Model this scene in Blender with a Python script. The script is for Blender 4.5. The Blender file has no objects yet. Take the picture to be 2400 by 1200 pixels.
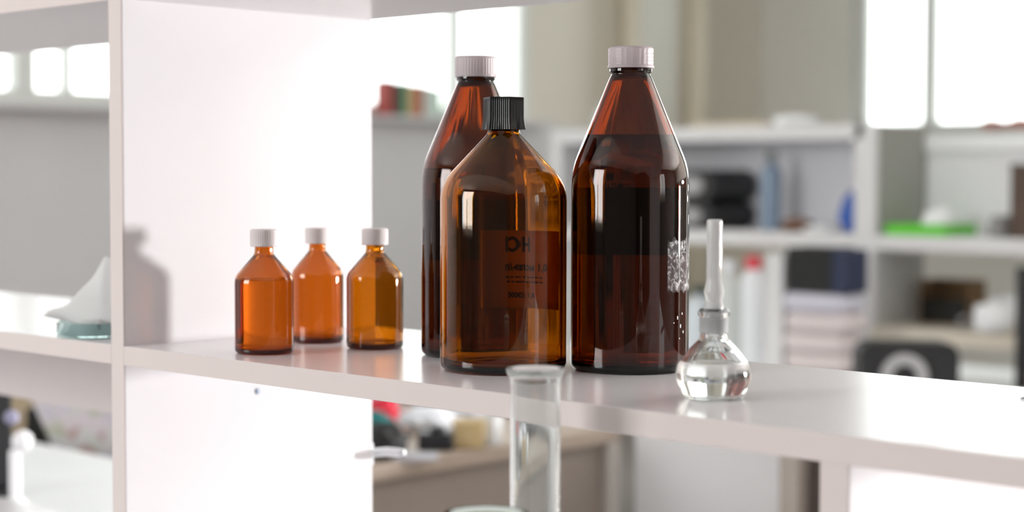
import bpy, bmesh, math, random
from mathutils import Vector, Matrix, noise
random.seed(7)
S = bpy.context.scene
COL = S.collection
PI = math.pi

# ------------------------------------------------------------------ camera
# room axes: X along the shelf unit, Y into the unit's depth, Z up; camera eye 1.20 m above the floor
EYE = 1.2
YAW, PITCH, ROLL, FPX = 0.77008, -0.0462, 0.00157, 4043.126
cy_, sy_ = math.cos(YAW), math.sin(YAW)
def rot(v):                                   # view-aligned (right, forward, up) -> room axes
    return Vector((cy_*v[0]-sy_*v[1], sy_*v[0]+cy_*v[1], v[2]))
_f = (0, math.cos(PITCH), math.sin(PITCH)); _u = (0, -math.sin(PITCH), math.cos(PITCH)); _r = (1, 0, 0)
cr, sr = math.cos(ROLL), math.sin(ROLL)
RGT = rot([cr*_r[i]+sr*_u[i] for i in range(3)]); UPV = rot([cr*_u[i]-sr*_r[i] for i in range(3)]); FWD = rot(_f)
cam = bpy.data.cameras.new('camera'); camo = bpy.data.objects.new('camera', cam); COL.objects.link(camo)
camo.matrix_world = Matrix(((RGT.x, UPV.x, -FWD.x, 0), (RGT.y, UPV.y, -FWD.y, 0), (RGT.z, UPV.z, -FWD.z, EYE), (0, 0, 0, 1)))
cam.sensor_width = 36; cam.lens = FPX/2400*36; cam.clip_start = .05; cam.clip_end = 100
cam.dof.use_dof = True; cam.dof.focus_distance = 1.405; cam.dof.aperture_fstop = 3.7; cam.dof.aperture_blades = 0
S.camera = camo

# ------------------------------------------------------------------ light
KEY, SKY = 740.0, 4.9
S.view_settings.view_transform = 'Standard'; S.view_settings.look = 'None'
S.view_settings.exposure = 0.0; S.view_settings.gamma = 1.0; S.view_settings.use_curve_mapping = False
w = bpy.data.worlds.new('overcast_sky'); S.world = w; w.use_nodes = True
w.node_tree.nodes['Background'].inputs[0].default_value = (.985, .985, 1.0, 1)
w.node_tree.nodes['Background'].inputs[1].default_value = SKY
S.cycles.max_bounces = 24; S.cycles.transmission_bounces = 24; S.cycles.transparent_max_bounces = 24
S.cycles.glossy_bounces = 8; S.cycles.diffuse_bounces = 6
S.cycles.caustics_refractive = True; S.cycles.caustics_reflective = False; S.cycles.blur_glossy = .5
S.cycles.sample_clamp_indirect = 8
def area(name, loc, target, sx, sy, power, color=(1, 1, 1), portal=False):
    l = bpy.data.lights.new(name, 'AREA'); l.shape = 'RECTANGLE'; l.size = sx; l.size_y = sy; l.energy = power; l.color = color
    o = bpy.data.objects.new(name, l); COL.objects.link(o); o.location = loc
    o.rotation_euler = (Vector(target)-Vector(loc)).to_track_quat('-Z', 'Y').to_euler()
    if portal: l.cycles.is_portal = True
    else: l.cycles.is_caustics_light = loc[1] > 0
    return o
# low daylight through the narrow window at the end of the back wall
area('window_light', (2.60, 7.40, 1.13), (-1.28, 1.05, 1.10), .34, .52, KEY, (1, .985, .975))
# brighter daylight standing in the window behind the viewer
area('window_light', (-2.85, -2.98, 1.95), (-2.0, 1.0, 1.2), 1.75, 1.6, 80, (1, .985, .985))

# ------------------------------------------------------------------ materials
def lin(c): return tuple((x/12.92 if x <= .04045 else ((x+.055)/1.055)**2.4) for x in [v/255 for v in c])
MATS = {}
def mat(name, rgb, rough=.5, metal=0, spec=.5, var=0, vscale=30, trans=0, coat=0, emis=0, translucent=0):
    if name in MATS: return MATS[name]
    m = bpy.data.materials.new(name); m.use_nodes = True; nt = m.node_tree; p = nt.nodes['Principled BSDF']
    col = lin(rgb)+(1,)
    p.inputs['Base Color'].default_value = col; p.inputs['Roughness'].default_value = rough
    p.inputs['Metallic'].default_value = metal; p.inputs['Specular IOR Level'].default_value = spec
    p.inputs['Coat Weight'].default_value = coat; p.inputs['Transmission Weight'].default_value = trans
    if var:
        tc = nt.nodes.new('ShaderNodeTexCoord'); n = nt.nodes.new('ShaderNodeTexNoise'); n.inputs['Scale'].default_value = vscale
        n.inputs['Detail'].default_value = 5; r = nt.nodes.new('ShaderNodeValToRGB')
        r.color_ramp.elements[0].position = .3; r.color_ramp.elements[1].position = .7
        r.color_ramp.elements[0].color = tuple(x*(1-var) for x in col[:3])+(1,); r.color_ramp.elements[1].color = tuple(min(1, x*(1+var*.5)) for x in col[:3])+(1,)
        nt.links.new(tc.outputs['Object'], n.inputs['Vector']); nt.links.new(n.outputs['Fac'], r.inputs[0]); nt.links.new(r.outputs[0], p.inputs['Base Color'])
    if translucent:
        t = nt.nodes.new('ShaderNodeBsdfTranslucent'); t.inputs[0].default_value = col; x = nt.nodes.new('ShaderNodeMixShader'); x.inputs[0].default_value = translucent
        nt.links.new(p.outputs[0], x.inputs[1]); nt.links.new(t.outputs[0], x.inputs[2]); nt.links.new(x.outputs[0], nt.nodes['Material Output'].inputs[0])
    MATS[name] = m; return m
def glass(name, rgb=(1, 1, 1), ior=1.5, rough=0, absorb=None, milky=0):
    m = bpy.data.materials.new(name); m.use_nodes = True; nt = m.node_tree; nt.nodes.remove(nt.nodes['Principled BSDF'])
    g = nt.nodes.new('ShaderNodeBsdfGlass'); g.inputs['Color'].default_value = rgb+(1,); g.inputs['IOR'].default_value = ior; g.inputs['Roughness'].default_value = rough
    if max(rgb)-min(rgb) > .1:                             # coloured glass: tinted in transmission, white in reflection
        nt.nodes.remove(g); f = nt.nodes.new('ShaderNodeFresnel'); f.inputs[0].default_value = ior; a1 = nt.nodes.new('ShaderNodeBsdfRefraction'); a2 = nt.nodes.new('ShaderNodeBsdfGlossy'); g = nt.nodes.new('ShaderNodeMixShader')
        a1.inputs['Color'].default_value = rgb+(1,); a1.inputs['IOR'].default_value = ior; a1.inputs['Roughness'].default_value = 0; a2.inputs['Roughness'].default_value = 0; a2.inputs['Color'].default_value = (1, 1, 1, 1)
        nt.links.new(f.outputs[0], g.inputs[0]); nt.links.new(a1.outputs[0], g.inputs[1]); nt.links.new(a2.outputs[0], g.inputs[2])
    nt.links.new(g.outputs[0], nt.nodes['Material Output'].inputs['Surface'])
    if milky:                                              # white mixed in for the window light that glass edges catch
        t = nt.nodes.new('ShaderNodeBsdfTranslucent'); d_ = nt.nodes.new('ShaderNodeBsdfDiffuse'); a_ = nt.nodes.new('ShaderNodeMixShader'); x = nt.nodes.new('ShaderNodeMixShader'); x.inputs[0].default_value = milky
        for q in (t, d_): q.inputs[0].default_value = (.95, .95, .95, 1)
        nt.links.new(t.outputs[0], a_.inputs[1]); nt.links.new(d_.outputs[0], a_.inputs[2]); nt.links.new(g.outputs[0], x.inputs[1]); nt.links.new(a_.outputs[0], x.inputs[2]); nt.links.new(x.outputs[0], nt.nodes['Material Output'].inputs['Surface'])
    if absorb:                                             # absorption per metre for r, g, b
        d = max(absorb)*1.02; v = nt.nodes.new('ShaderNodeVolumeAbsorption'); v.inputs['Density'].default_value = d
        v.inputs['Color'].default_value = tuple(1-a/d for a in absorb)+(1,); nt.links.new(v.outputs[0], nt.nodes['Material Output'].inputs['Volume'])
    MATS[name] = m; return m
def pane_mat():
    m = bpy.data.materials.new('window_glass'); m.use_nodes = True; nt = m.node_tree; nt.nodes.remove(nt.nodes['Principled BSDF'])
    t = nt.nodes.new('ShaderNodeBsdfTransparent'); t.inputs[0].default_value = (.96, .985, .97, 1); g = nt.nodes.new('ShaderNodeBsdfGlossy'); g.inputs['Roughness'].default_value = .02
    fr = nt.nodes.new('ShaderNodeFresnel'); fr.inputs[0].default_value = 1.3; x = nt.nodes.new('ShaderNodeMixShader')
    nt.links.new(fr.outputs[0], x.inputs[0]); nt.links.new(t.outputs[0], x.inputs[1]); nt.links.new(g.outputs[0], x.inputs[2]); nt.links.new(x.outputs[0], nt.nodes['Material Output'].inputs[0])
    MATS['window_glass'] = m; return m
PANE = pane_mat()
LAM = mat('white_laminate', (230, 227, 230), .23)
EDGE = mat('laminate_edge', (224, 212, 210), .42)
WHITE = mat('white_board', (226, 225, 226), .4)
WHITE2 = mat('bright_white', (246, 247, 249), .45)
TINT = (.88, .71, .48)
AMBER = glass('amber_glass', TINT, 1.52, absorb=(250., 440., 800.))
AMBER_S = glass('amber_glass_thin', (.88, .66, .46), 1.52, absorb=(75., 190., 560.))
AMBER_M = glass('amber_glass_golden', (.91, .72, .45), 1.52, absorb=(62., 130., 600.))
AMBER_Y = glass('amber_glass_yellowish', (.88, .69, .42), 1.52, absorb=(80., 170., 700.))
LITG = glass('lit_edge_glass', (.99, 1, .995), 1.5, milky=.10)  # white mix stands in for bright edges lit by the windows
STOP = glass('lit_ground_glass', (.99, .99, .99), 1.5, milky=.55)  # ground joint; white mix also stands in for light in the clear tube
CLEAR = glass('clear_glass', (.995, 1, .998), 1.5)
FROST = mat('frosted_glass', (250, 250, 251), .5, translucent=.75)
WATER = glass('clear_liquid', (1, 1, 1), 1.333)
BROWNL = glass('brownish_liquid', (1, 1, 1), 1.34, absorb=(9., 15., 20.))
CAPW = mat('white_plastic_cap', (243, 234, 234), .45, translucent=.25)
CAPT = mat('translucent_plastic_cap', (236, 226, 228), .35, translucent=.45)
CAPB = mat('black_plastic_cap', (10, 10, 12), .3)

# ------------------------------------------------------------------ mesh helpers
def link(name, me, m, parent=None, smooth=False):
    o = bpy.data.objects.new(name, me); COL.objects.link(o)
    if m: me.materials.append(m)
    if parent: o.parent = parent
    if smooth:
        for p in me.polygons: p.use_smooth = True
    return o
def obj(name, bm, m, parent=None, smooth=False, recalc=True):
    if recalc: bmesh.ops.recalc_face_normals(bm, faces=bm.faces[:])
    me = bpy.data.meshes.new(name); bm.to_mesh(me); bm.free(); return link(name, me, m, parent, smooth)
def empty(name, loc=(0, 0, 0), rz=0):
    o = bpy.data.objects.new(name, None); COL.objects.link(o); o.location = loc; o.rotation_euler = (0, 0, rz); o.empty_display_size = .02; return o
def tag(o, label, cat, group=None, kind=None):
    o['label'] = label; o['category'] = cat
    if group: o['group'] = group
    if kind: o['kind'] = kind
    return o
def add_box(bm, x0, x1, y0, y1, z0, z1, bev=0, seg=2):
    r = bmesh.ops.create_cube(bm, size=1)['verts']
    for v in r: v.co = Vector(((x0+x1)/2+v.co.x*(x1-x0), (y0+y1)/2+v.co.y*(y1-y0), (z0+z1)/2+v.co.z*(z1-z0)))
    if bev:
        es = list({e for v in r for e in v.link_edges}); bmesh.ops.bevel(bm, geom=es, offset=bev, segments=seg, affect='EDGES', profile=.5)
    return bm
def box(*a, bev=0, seg=2): return add_box(bmesh.new(), *a, bev=bev, seg=seg)
def fillet(pts):
    """pts: (r, z[, radius]) -> polyline with arcs at the corners"""
    P = [Vector((p[0], p[1])) for p in pts]; R = [p[2] if len(p) > 2 else 0 for p in pts]; out = []
    for i, p in enumerate(P):
        if not R[i] or i in (0, len(P)-1): out.append(p); continue
        a = (P[i-1]-p); b = (P[i+1]-p); la, lb = a.length, b.length; a.normalize(); b.normalize()
        ang = math.acos(max(-1, min(1, a.dot(b)))); t = min(R[i]/math.tan(ang/2), la*.49, lb*.49); rr = t*math.tan(ang/2)
        c = p+(a+b).normalized()*(rr/math.sin(ang/2)); s = p+a*t; e = p+b*t
        n = max(4, int((PI-ang)/.10)); va, ve = s-c, e-c; tot = va.angle_signed(ve) if va.length and ve.length else 0
        for k in range(n+1):
            th = -tot*k/n; q = Vector((va.x*math.cos(th)-va.y*math.sin(th), va.x*math.sin(th)+va.y*math.cos(th))); out.append(c+q)
    return [(max(q.x, 0), q.y) for q in out]
def lathe(prof, n=96, rib=None, closed=False, bm=None, off=(0, 0, 0)):
    bm = bm or bmesh.new(); rings = []
    for k, (r, z) in enumerate(prof):
        if r < 1e-6: rings.append([bm.verts.new((off[0], off[1], z+off[2]))]); continue
        ring = []
        for i in range(n):
            a = 2*PI*i/n; rr = rib(r, z, a, k) if rib else r
            ring.append(bm.verts.new((off[0]+rr*math.cos(a), off[1]+rr*math.sin(a), z+off[2])))
        rings.append(ring)
    prs = list(zip(rings, rings[1:]))
    if closed: prs.append((rings[-1], rings[0]))
    for A, B in prs:
        if len(A) == 1 and len(B) == 1: continue
        for i in range(n):
            j = (i+1) % n
            if len(A) == 1: bm.faces.new((A[0], B[j], B[i]))
            elif len(B) == 1: bm.faces.new((A[i], A[j], B[0]))
            else: bm.faces.new((A[i], A[j], B[j], B[i]))
    return bm
def mm(pts): return [tuple(v*.001 for v in p) for p in pts]
def tube(pts, r, n=12, bm=None, caps=True):
    bm = bm or bmesh.new(); P = [Vector(p) for p in pts]; rings = []; up = Vector((0, 0, 1))
    for i, p in enumerate(P):
        d = (P[min(i+1, len(P)-1)]-P[max(i-1, 0)]).normalized(); u = d.cross(up)
        if u.length < 1e-3: u = d.cross(Vector((1, 0, 0)))
        u.normalize(); v = d.cross(u); rr = r[i] if isinstance(r, (list, tuple)) else r
        rings.append([bm.verts.new(p+u*rr*math.cos(2*PI*k/n)+v*rr*math.sin(2*PI*k/n)) for k in range(n)])
    for A, B in zip(rings, rings[1:]):
        for k in range(n): bm.faces.new((A[k], A[(k+1) % n], B[(k+1) % n], B[k]))
    if caps: bm.faces.new(rings[0]); bm.faces.new(rings[-1])
    return bm
def prism(outline, y0, y1, bm=None):
    """outline in X-Z, thick along Y"""
    bm = bm or bmesh.new(); A = [bm.verts.new((x, y0, z)) for x, z in outline]; B = [bm.verts.new((x, y1, z)) for x, z in outline]
    bm.faces.new(A); bm.faces.new(B[::-1]); n = len(A)
    for i in range(n): bm.faces.new((A[i], A[(i+1) % n], B[(i+1) % n], B[i]))
    return bm
def crumple(rx, ry, rz, seed, amp=.35, freq=2.2, sub=4, flat=True):
    """crumpled paper / cloth lump standing on z=0"""
    bm = bmesh.new(); bmesh.ops.create_icosphere(bm, subdivisions=sub, radius=1); sd = Vector((seed*7.3, seed*3.1, seed*1.7))
    for v in bm.verts:
        d = v.co.normalized(); k = 1+amp*(abs(noise.noise(d*freq+sd))*1.6-.4)+amp*.35*noise.noise(d*freq*3+sd)
        q = d*k; z = q.z*rz+rz*.85; v.co = Vector((q.x*rx, q.y*ry, max(z, 0) if flat else z))
    return bm
def sheet(f, nu, nv, th):
    """thick sheet from f(u,v)->Vector"""
    bm = bmesh.new(); G = [[bm.verts.new(f(i/nu, j/nv)) for j in range(nv+1)] for i in range(nu+1)]
    for i in range(nu):
        for j in range(nv): bm.faces.new((G[i][j], G[i+1][j], G[i+1][j+1], G[i][j+1]))
    bmesh.ops.recalc_face_normals(bm, faces=bm.faces[:]); bmesh.ops.solidify(bm, geom=bm.faces[:]+bm.verts[:]+bm.edges[:], thickness=th)
    return bm
def copy_tree(o, parent=None):
    c = o.copy(); COL.objects.link(c)
    if parent: c.parent = parent
    for ch in list(o.children): copy_tree(ch, c)
    return c
def at(px, py, dist):
    """point of the room seen at photo pixel (px, py) at that distance along the view"""
    d = FWD+RGT*((px-1200)/FPX)+UPV*((600-py)/FPX); t = dist/(d.dot(Vector(rot((0, 1, 0))))); p = d*t; return Vector((p.x, p.y, p.z+EYE))

# ------------------------------------------------------------------ room
XL, YB, XR, YF, ZC = -5.45, 7.5, 4.2, -3.0, 3.1
WALL = mat('painted_wall', (234, 227, 214), .8, var=.03, vscale=2)
WALLB = mat('painted_wall_grey', (232, 230, 224), .8, var=.03, vscale=2)
WALLF = mat('painted_wall_dark', (92, 88, 86), .8)
WALLD = mat('painted_dado', (224, 221, 223), .7, var=.03, vscale=2)
CEIL = mat('ceiling_paint', (238, 238, 236), .8)
FLOOR = mat('floor_linoleum', (168, 164, 160), .45, var=.06, vscale=6)
FRAME = mat('window_frame_paint', (232, 234, 230), .5)
SILLM = mat('window_sill_paint', (246, 247, 248), .5)
def struct(name, bm, m, label, cat): o = obj(name, bm, m); return tag(o, label, cat, kind='structure')
struct('floor', box(XL-.2, XR+.2, YF-.2, YB+.2, -.1, 0), FLOOR, 'grey linoleum floor of the laboratory', 'floor')
struct('ceiling', box(XL-.2, XR+.2, YF-.2, YB+.2, ZC, ZC+.1), CEIL, 'plain white painted ceiling of the laboratory', 'ceiling')
def wall(name, axis, pos, th, lo, hi, holes, m, label, lower=None):
    """wall slab along x or y with rectangular holes (s0,s1,z0,z1)"""
    bm = bmesh.new()
    def b(s0, s1, z0, z1):
        if s1-s0 < 1e-4 or z1-z0 < 1e-4: return
        if axis == 'y': add_box(bm, min(pos, pos+th), max(pos, pos+th), s0, s1, z0, z1)
        else: add_box(bm, s0, s1, min(pos, pos+th), max(pos, pos+th), z0, z1)
    cur = lo
    for (s0, s1, z0, z1) in sorted(holes):
        b(cur, s0, 0, ZC); b(s0, s1, 0, z0); b(s0, s1, z1, ZC); cur = s1
    b(cur, hi, 0, ZC); o = struct(name, bm, m, label, 'wall')
    return o
struct('light_block_wall', box(-1.20, -1.10, 4.7, YB, 0, ZC), WALLB, 'unseen grey wall added to keep the window light off the far shelving', 'wall')  # added out of view, blocks the key light from the far shelving
SILL = 1.45; SILLB = 1.417; HEAD = 2.75
W1 = (2.2, 5.73); W2 = (-4.88, -2.35)
wall('wall_left', 'y', XL, -.2, YF, YB, [(W1[0], W1[1], SILL, HEAD)], WALL, 'beige painted wall with a long ribbon of bright windows, pipes at its far end')
wall('wall_back', 'x', YB, .2, XL, XR, [(W2[0], W2[1], SILLB, HEAD), (2.35, 2.85, .62, 1.45)], WALLB, 'grey painted back wall with a wide bright window over the shelving')
wall('wall_right', 'y', XR, .2, YF, YB, [(1.9, 3.1, 1.3, 2.6)], WALLF, 'dark painted wall on the room side away from the ribbon windows')
wall('wall_front', 'x', YF, -.2, XL, XR, [(-3.8, -1.9, 1.12, 2.8)], WALLF, 'dark painted wall behind the viewer with one window')
def window(name, axis, pos, out, s0, s1, z0, z1, posts, label, portal_dir, sill=.0, fw=.05, rails=(), rec=.06):
    t = tag(empty(name), label, 'window', kind='structure')
    def bb(bm, a0, a1, d0, d1, c0, c1):
        p0, p1 = sorted((pos+out*d0, pos+out*d1))
        if axis == 'y': add_box(bm, p0, p1, a0, a1, c0, c1, bev=.004, seg=1)
        else: add_box(bm, a0, a1, p0, p1, c0, c1, bev=.004, seg=1)
    bm = bmesh.new(); bb(bm, s0, s1, rec, rec+.07, z0, z0+fw); bb(bm, s0, s1, rec, rec+.07, z1-fw, z1); bb(bm, s0, s0+fw, rec, rec+.07, z0+fw, z1-fw); bb(bm, s1-fw, s1, rec, rec+.07, z0+fw, z1-fw)
    obj('frame', bm, FRAME, t)
    edges = [s0+fw]
    for c, wd in posts:
        bm = bmesh.new(); bb(bm, c-wd/2, c+wd/2, rec-.005, rec+.075, z0+fw, z1-fw); obj('mullion', bm, FRAME, t); edges += [c-wd/2, c+wd/2]
    edges.append(s1-fw)
    for k in range(0, len(edges), 2):
        bm = bmesh.new(); bb(bm, edges[k], edges[k+1], rec+.032, rec+.038, z0+fw, z1-fw); obj('pane', bm, PANE, t)
        for rz in rails:
            bm = bmesh.new(); bb(bm, edges[k], edges[k+1], .06, .13, rz-.025, rz+.025); obj('transom', bm, FRAME, t)
    if sill:
        bm = bmesh.new(); bb(bm, s0-.05, s1+.05, -sill, .06, z0-.085, z0); obj('window_sill', bm, SILLM, t)
    c = (s0+s1)/2; d = pos+out*.17; z = (z0+z1)/2
    loc, tg = ((d, c, z), (d-out, c, z)) if axis == 'y' else ((c, d, z), (c, d-out, z))
    area(name+'_portal', loc, tg, (s1-s0), (z1-z0), 1, portal=True)
    return t
window('window_1', 'y', XL, -1, *W1, SILL, HEAD, [(2.55, .05), (3.17, .08), (3.345, .03), (4.25, .06), (5.275, .05)], 'ribbon window over the grey wall, overexposed daylight, in the left wall', 1, rec=0)
window('window_2', 'x', YB, 1, *W2, SILLB, HEAD, [(-4.475, .07), (-3.9, .04), (-3.1, .04)], 'wide bright window with slim mullions over the white shelving', 1, sill=.22)
window('added_window_3', 'y', XR, 1, 1.9, 3.1, 1.3, 2.6, [(2.5, .06)], 'unseen window added in the right wall to brighten that side', 1)  # added out of view for its light from the right
window('window_4', 'x', YB, 1, 2.35, 2.85, .62, 1.45, [], 'narrow window at the far end of the back wall', 1)
window('window_5', 'x', YF, -1, -3.8, -1.9, 1.12, 2.8, [(-2.85, .09)], 'two-light window in the wall behind the viewer', 1)
pn_ = box(-1.08, 2.33, 7.46, 7.49, 0, 1.7); add_box(pn_, 2.87, XR-.01, 7.46, 7.49, 0, 1.7)
struct('reflection_block_panels', pn_, mat('reflection_block_dark', (84, 74, 68), .6), 'unseen dark panels added low on the back wall to darken bottle reflections', 'panelling')  # added out of view so the bottles reflect something dark
# pilaster and heating pipe at the far end of the ribbon windows
CREAM = mat('cream_paint', (226, 216, 196), .5)
struct('trim_1', box(XL, XL+.10, 6.40, 6.68, 0, ZC, bev=.01), mat('pilaster_paint', (222, 219, 210), .7), 'pale pilaster on the beige wall past the ribbon windows', 'pilaster')
def pipe(x, y, r, label):
    t = tag(empty('heating_pipe', (x, y, 0)), label, 'pipe')
    obj('tube', lathe([(0, .0), (r, .0), (r, ZC-.002), (0, ZC-.002)], 24), CREAM, t, True)
    for z in (.45, 2.6):
        obj('bracket', box(-.09, -r+.004, -.015, .015, z-.015, z+.015), WHITE, t)
pipe(XL+.11, 6.82, .05, 'cream vertical heating pipe beside the pale pilaster, far corner side')
pipe(XL+.10, 6.33, .04, 'slimmer cream heating pipe beside the pilaster, on the ribbon-window side')

# ------------------------------------------------------------------ white shelf unit in front
OX, OY, OZ = -1.37755, .89992, EYE-.15923
D, T, TD, H, L2 = .3076, .018, .0209, .3229, .7932
XE, XW, LOW = 1.30, -.95, -.285
unit = tag(empty('shelf_unit', (OX, OY, OZ)), 'white laminate open shelf unit holding the brown bottles', 'shelf')
bv = .0012
def ub(name, x0, x1, y0, y1, z0, z1, m=LAM): return obj(name, box(x0, x1, y0, y1, z0, z1, bev=bv, seg=2), m, unit)
def faced(name, x0, x1, y0, y1, z0, z1):       # laminate board with a glued edge strip on the front
    o = ub(name, x0, x1, y0+.0008, y1, z0, z1); e = obj('edge_strip', box(x0, x1, y0-.0002, y0+.0008, z0, z1, bev=.0004, seg=1), EDGE, o); return o
ZT, ZB = H+T+.36, LOW-T
faced('divider', -TD, 0, 0, D, ZB, ZT)
faced('shelf_board', 0, XE, 0, D, -T, 0); faced('shelf_board', XW, -TD, 0, D, -T, 0)
faced('shelf_board', 0, XE, 0, D, H, H+T); faced('shelf_board', XW, -TD, 0, D, H, H+T)
faced('shelf_board', 0, L2-TD, 0, D, ZB, LOW); faced('shelf_board', L2, XE, 0, D, ZB, LOW); faced('shelf_board', XW, -TD, 0, D, ZB, LOW)
faced('lower_divider', L2-TD, L2, 0, D, ZB, -T)
faced('side_panel', XE, XE+TD, 0, D, ZB, ZT); faced('side_panel', XW-TD, XW, 0, D, ZB, ZT)
faced('top_board', -.001, XE, 0, D, ZT-T, ZT) ; faced('top_board', XW, -TD, 0, D, ZT-T, ZT)
ub('back_rail', XW, -TD, D-.018, D, -.138, -T, mat('rail_shade_grey', (206, 198, 196), .5))  # shade under the shelf put into the rail's grey
d = at(603, 917, 1.0)-Vector((0, 0, EYE)); k = OX/d.x; q = Vector((0, d.y*k-OY, d.z*k+EYE-OZ))
sc_ = obj('screw_cap', lathe(mm([(0, 0), (3.2, 0), (3.0, .6), (0, .9)]), 20), mat('screw_cap_grey', (150, 165, 185), .4), unit, True)
sc_.matrix_local = Matrix.Translation(q) @ Matrix.Rotation(PI/2, 4, 'Y')
# bench under the unit
bench = tag(empty('work_bench', (0, 0, 0)), 'long pale laboratory bench carrying the white shelf unit', 'bench')
BT = OZ+ZB
obj('bench_top', box(OX+XW-.1, OX+XE+.1, .22, 1.235, BT-.03, BT, bev=.003), WHITE, bench)
for x0, x1 in ((OX+XW-.05, OX+XW+.45), (OX+.9, OX+XE+.05)): obj('cabinet_body', box(x0, x1, .3, 1.2, 0, BT-.03, bev=.003), mat('bench_grey', (170, 172, 174), .5), bench)

# ------------------------------------------------------------------ amber bottles
def ribber(nr, depth, skip=()):
    return lambda r, z, a, k: r if k in skip else r-depth*(.5-.5*math.cos(nr*a))**.6
TALL_O = [(0, 2.2), (34, 2.0), (37, 0), (48.8, 0, 11), (48.8, 164.6, 70), (18.0, 238.6, 16), (15.6, 243.2, 2), (17.4, 244.6, 1), (17.4, 247.6, 1), (13.6, 248.6), (13.6, 258.0, 1.2), (10.6, 258.0, 1.2)]
TALL_I = [(10.6, 243, 8), (14.6, 238.6, 16), (45.6, 164.4, 66), (45.6, 6.5, 10), (36, 5.6, 2), (0, 7.5)]
MED_O = [(0, 2.2), (36, 2.0), (39, 0), (52.2, 0, 15), (52.2, 153, 35), (13.1, 194.5, 8), (13.1, 200.5, 1), (14.0, 201.5, .6), (14.0, 219, 1), (10.4, 219, 1)]
MED_I = [(10.4, 193.5, 7), (49.2, 152.0, 32), (49.2, 6.5, 12), (38, 5.4, 2), (0, 7.2)]
SM_O = [(0, 1.4), (17.5, 1.2), (19, 0), (26.4, 0, 6.5), (26.4, 68.4, 14), (8.3, 89.2, 7), (8.3, 96.6, .6), (9.6, 97.2, .6), (9.6, 108, .6), (6.6, 108, .6)]
SM_I = [(6.6, 88.6, 6), (24.5, 67.8, 12), (24.5, 4.2, 5), (18, 3.6, 1), (0, 4.6)]
def wobble(r, z, a, seed):                       # blown glass: the inside wall is never quite round
    am = .00042*min(1, (r/.045)**2) if r > .012 else 0
    return r+am*(noise.noise(Vector((2.6*math.cos(a), 2.6*math.sin(a), z*5+seed)))+.55*noise.noise(Vector((7*math.cos(a), 7*math.sin(a), z*7+seed*2))))
def glass_body(root, O, I, m, n=160, seed=1):
    P1, P2 = fillet(mm(O)), fillet(mm(I)); k0 = len(P1)
    return obj('glass_body', lathe(P1+P2, n, rib=lambda r, z, a, k: wobble(r, z, a, seed) if k >= k0 else r), m, root, True)
def inner_at(I, z):
    P = fillet(mm(I))
    for (r0, z0), (r1, z1) in zip(P, P[1:]):
        if min(z0, z1) <= z <= max(z0, z1) and abs(z1-z0) > 1e-9: return r0+(r1-r0)*(z-z0)/(z1-z0)
    return P[-1][0]
def liquid(root, I, level, m, n=160, e=.00025, seed=1):
    P = [(r, z) for r, z in fillet(mm(I)) if z < level][::-1]; prof = [(max(r+e, 0) if r > 0 else 0, z-e) for r, z in P]
    rl = inner_at(I, level)+e; prof += [(rl, level), (rl*.93, level-.0006), (rl*.6, level-.0008), (0, level-.0008)]
    return obj('liquid', lathe(prof, n, rib=(lambda r, z, a, k: wobble(r-e, z, a, seed)+e) if seed else None), m, root, True)
def cap_white(root, r, z0, z1, nr, m, fl=0.0, depth=.00035, rings=0):
    h = z1-z0; P = [(r*.80, z0+.0003), (r*.985+fl, z0), (r+fl, z0+h*.05), (r+fl, z0+h*.10), (r, z0+h*.13)]
    zs = [z0+h*(.16+.66*i/12) for i in range(13)]; P += [(r-(.0003 if rings and i % 3 == 1 else 0), z) for i, z in enumerate(zs)]
    for i in range(7):
        t = PI/2*i/6; P.append((r-.14*h*(1-math.cos(t)), z1-.14*h+.14*h*math.sin(t)))
    P += [(r*.7, z1), (r*.66, z1-.0003), (0, z1-.0003)]
    P = [(0, z0+h*.55), (r*.80, z0+h*.55)]+P
    N = nr*6 if nr else 96
    return obj('cap', lathe(P, N, rib=(lambda rr, z, a, k: rr-(depth*(.5-.5*math.cos(nr*a)) if 6 <= k <= 20 else 0)) if nr else None), m, root, True)
def on_shelf(px, x, y): return Vector((OX+x, OY+y, OZ))
def bottle(kind, x, y, label, group, rz=0):
    return tag(empty(kind, (OX+x, OY+y, OZ+.0002), rz), label, 'bottle', group)
TALLS = 'tall amber bottles with white caps'
br = bottle('amber_bottle', .4568, .1893, 'tall amber glass bottle with label scraps on its flank, nearest the clear flask', TALLS)
glass_body(br, TALL_O, TALL_I, AMBER); liquid(br, TALL_I, .1925, BROWNL)
cap_white(br, .0187, .2475, .2650, 24, CAPT, .0005, .0003, 1)
bl = bottle('amber_bottle', .2847, .1806, 'tall amber glass bottle half hidden behind the black-capped bottle', TALLS)
glass_body(bl, TALL_O, TALL_I, AMBER); liquid(bl, TALL_I, .1655, BROWNL)
cap_white(bl, .0186, .2465, .2650, 44, CAPT, 0, .0003)
bmd = bottle('amber_bottle', .3848, .1136, 'wide amber glass bottle with a black hexagonal screw cap', 'amber bottles')
glass_body(bmd, MED_O, MED_I, AMBER_M)
SMG = 'small amber bottles beside the white divider'
SMALL_L = .0665
b1 = bottle('small_amber_bottle', .1399, .0562, 'small amber glass bottle, the front one of the three, nearest the shelf edge', SMG)
glass_body(b1, SM_O, SM_I, AMBER_S); liquid(b1, SM_I, SMALL_L, WATER); cap_white(b1, .0124, .0958, .1112, 40, CAPW)
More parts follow.
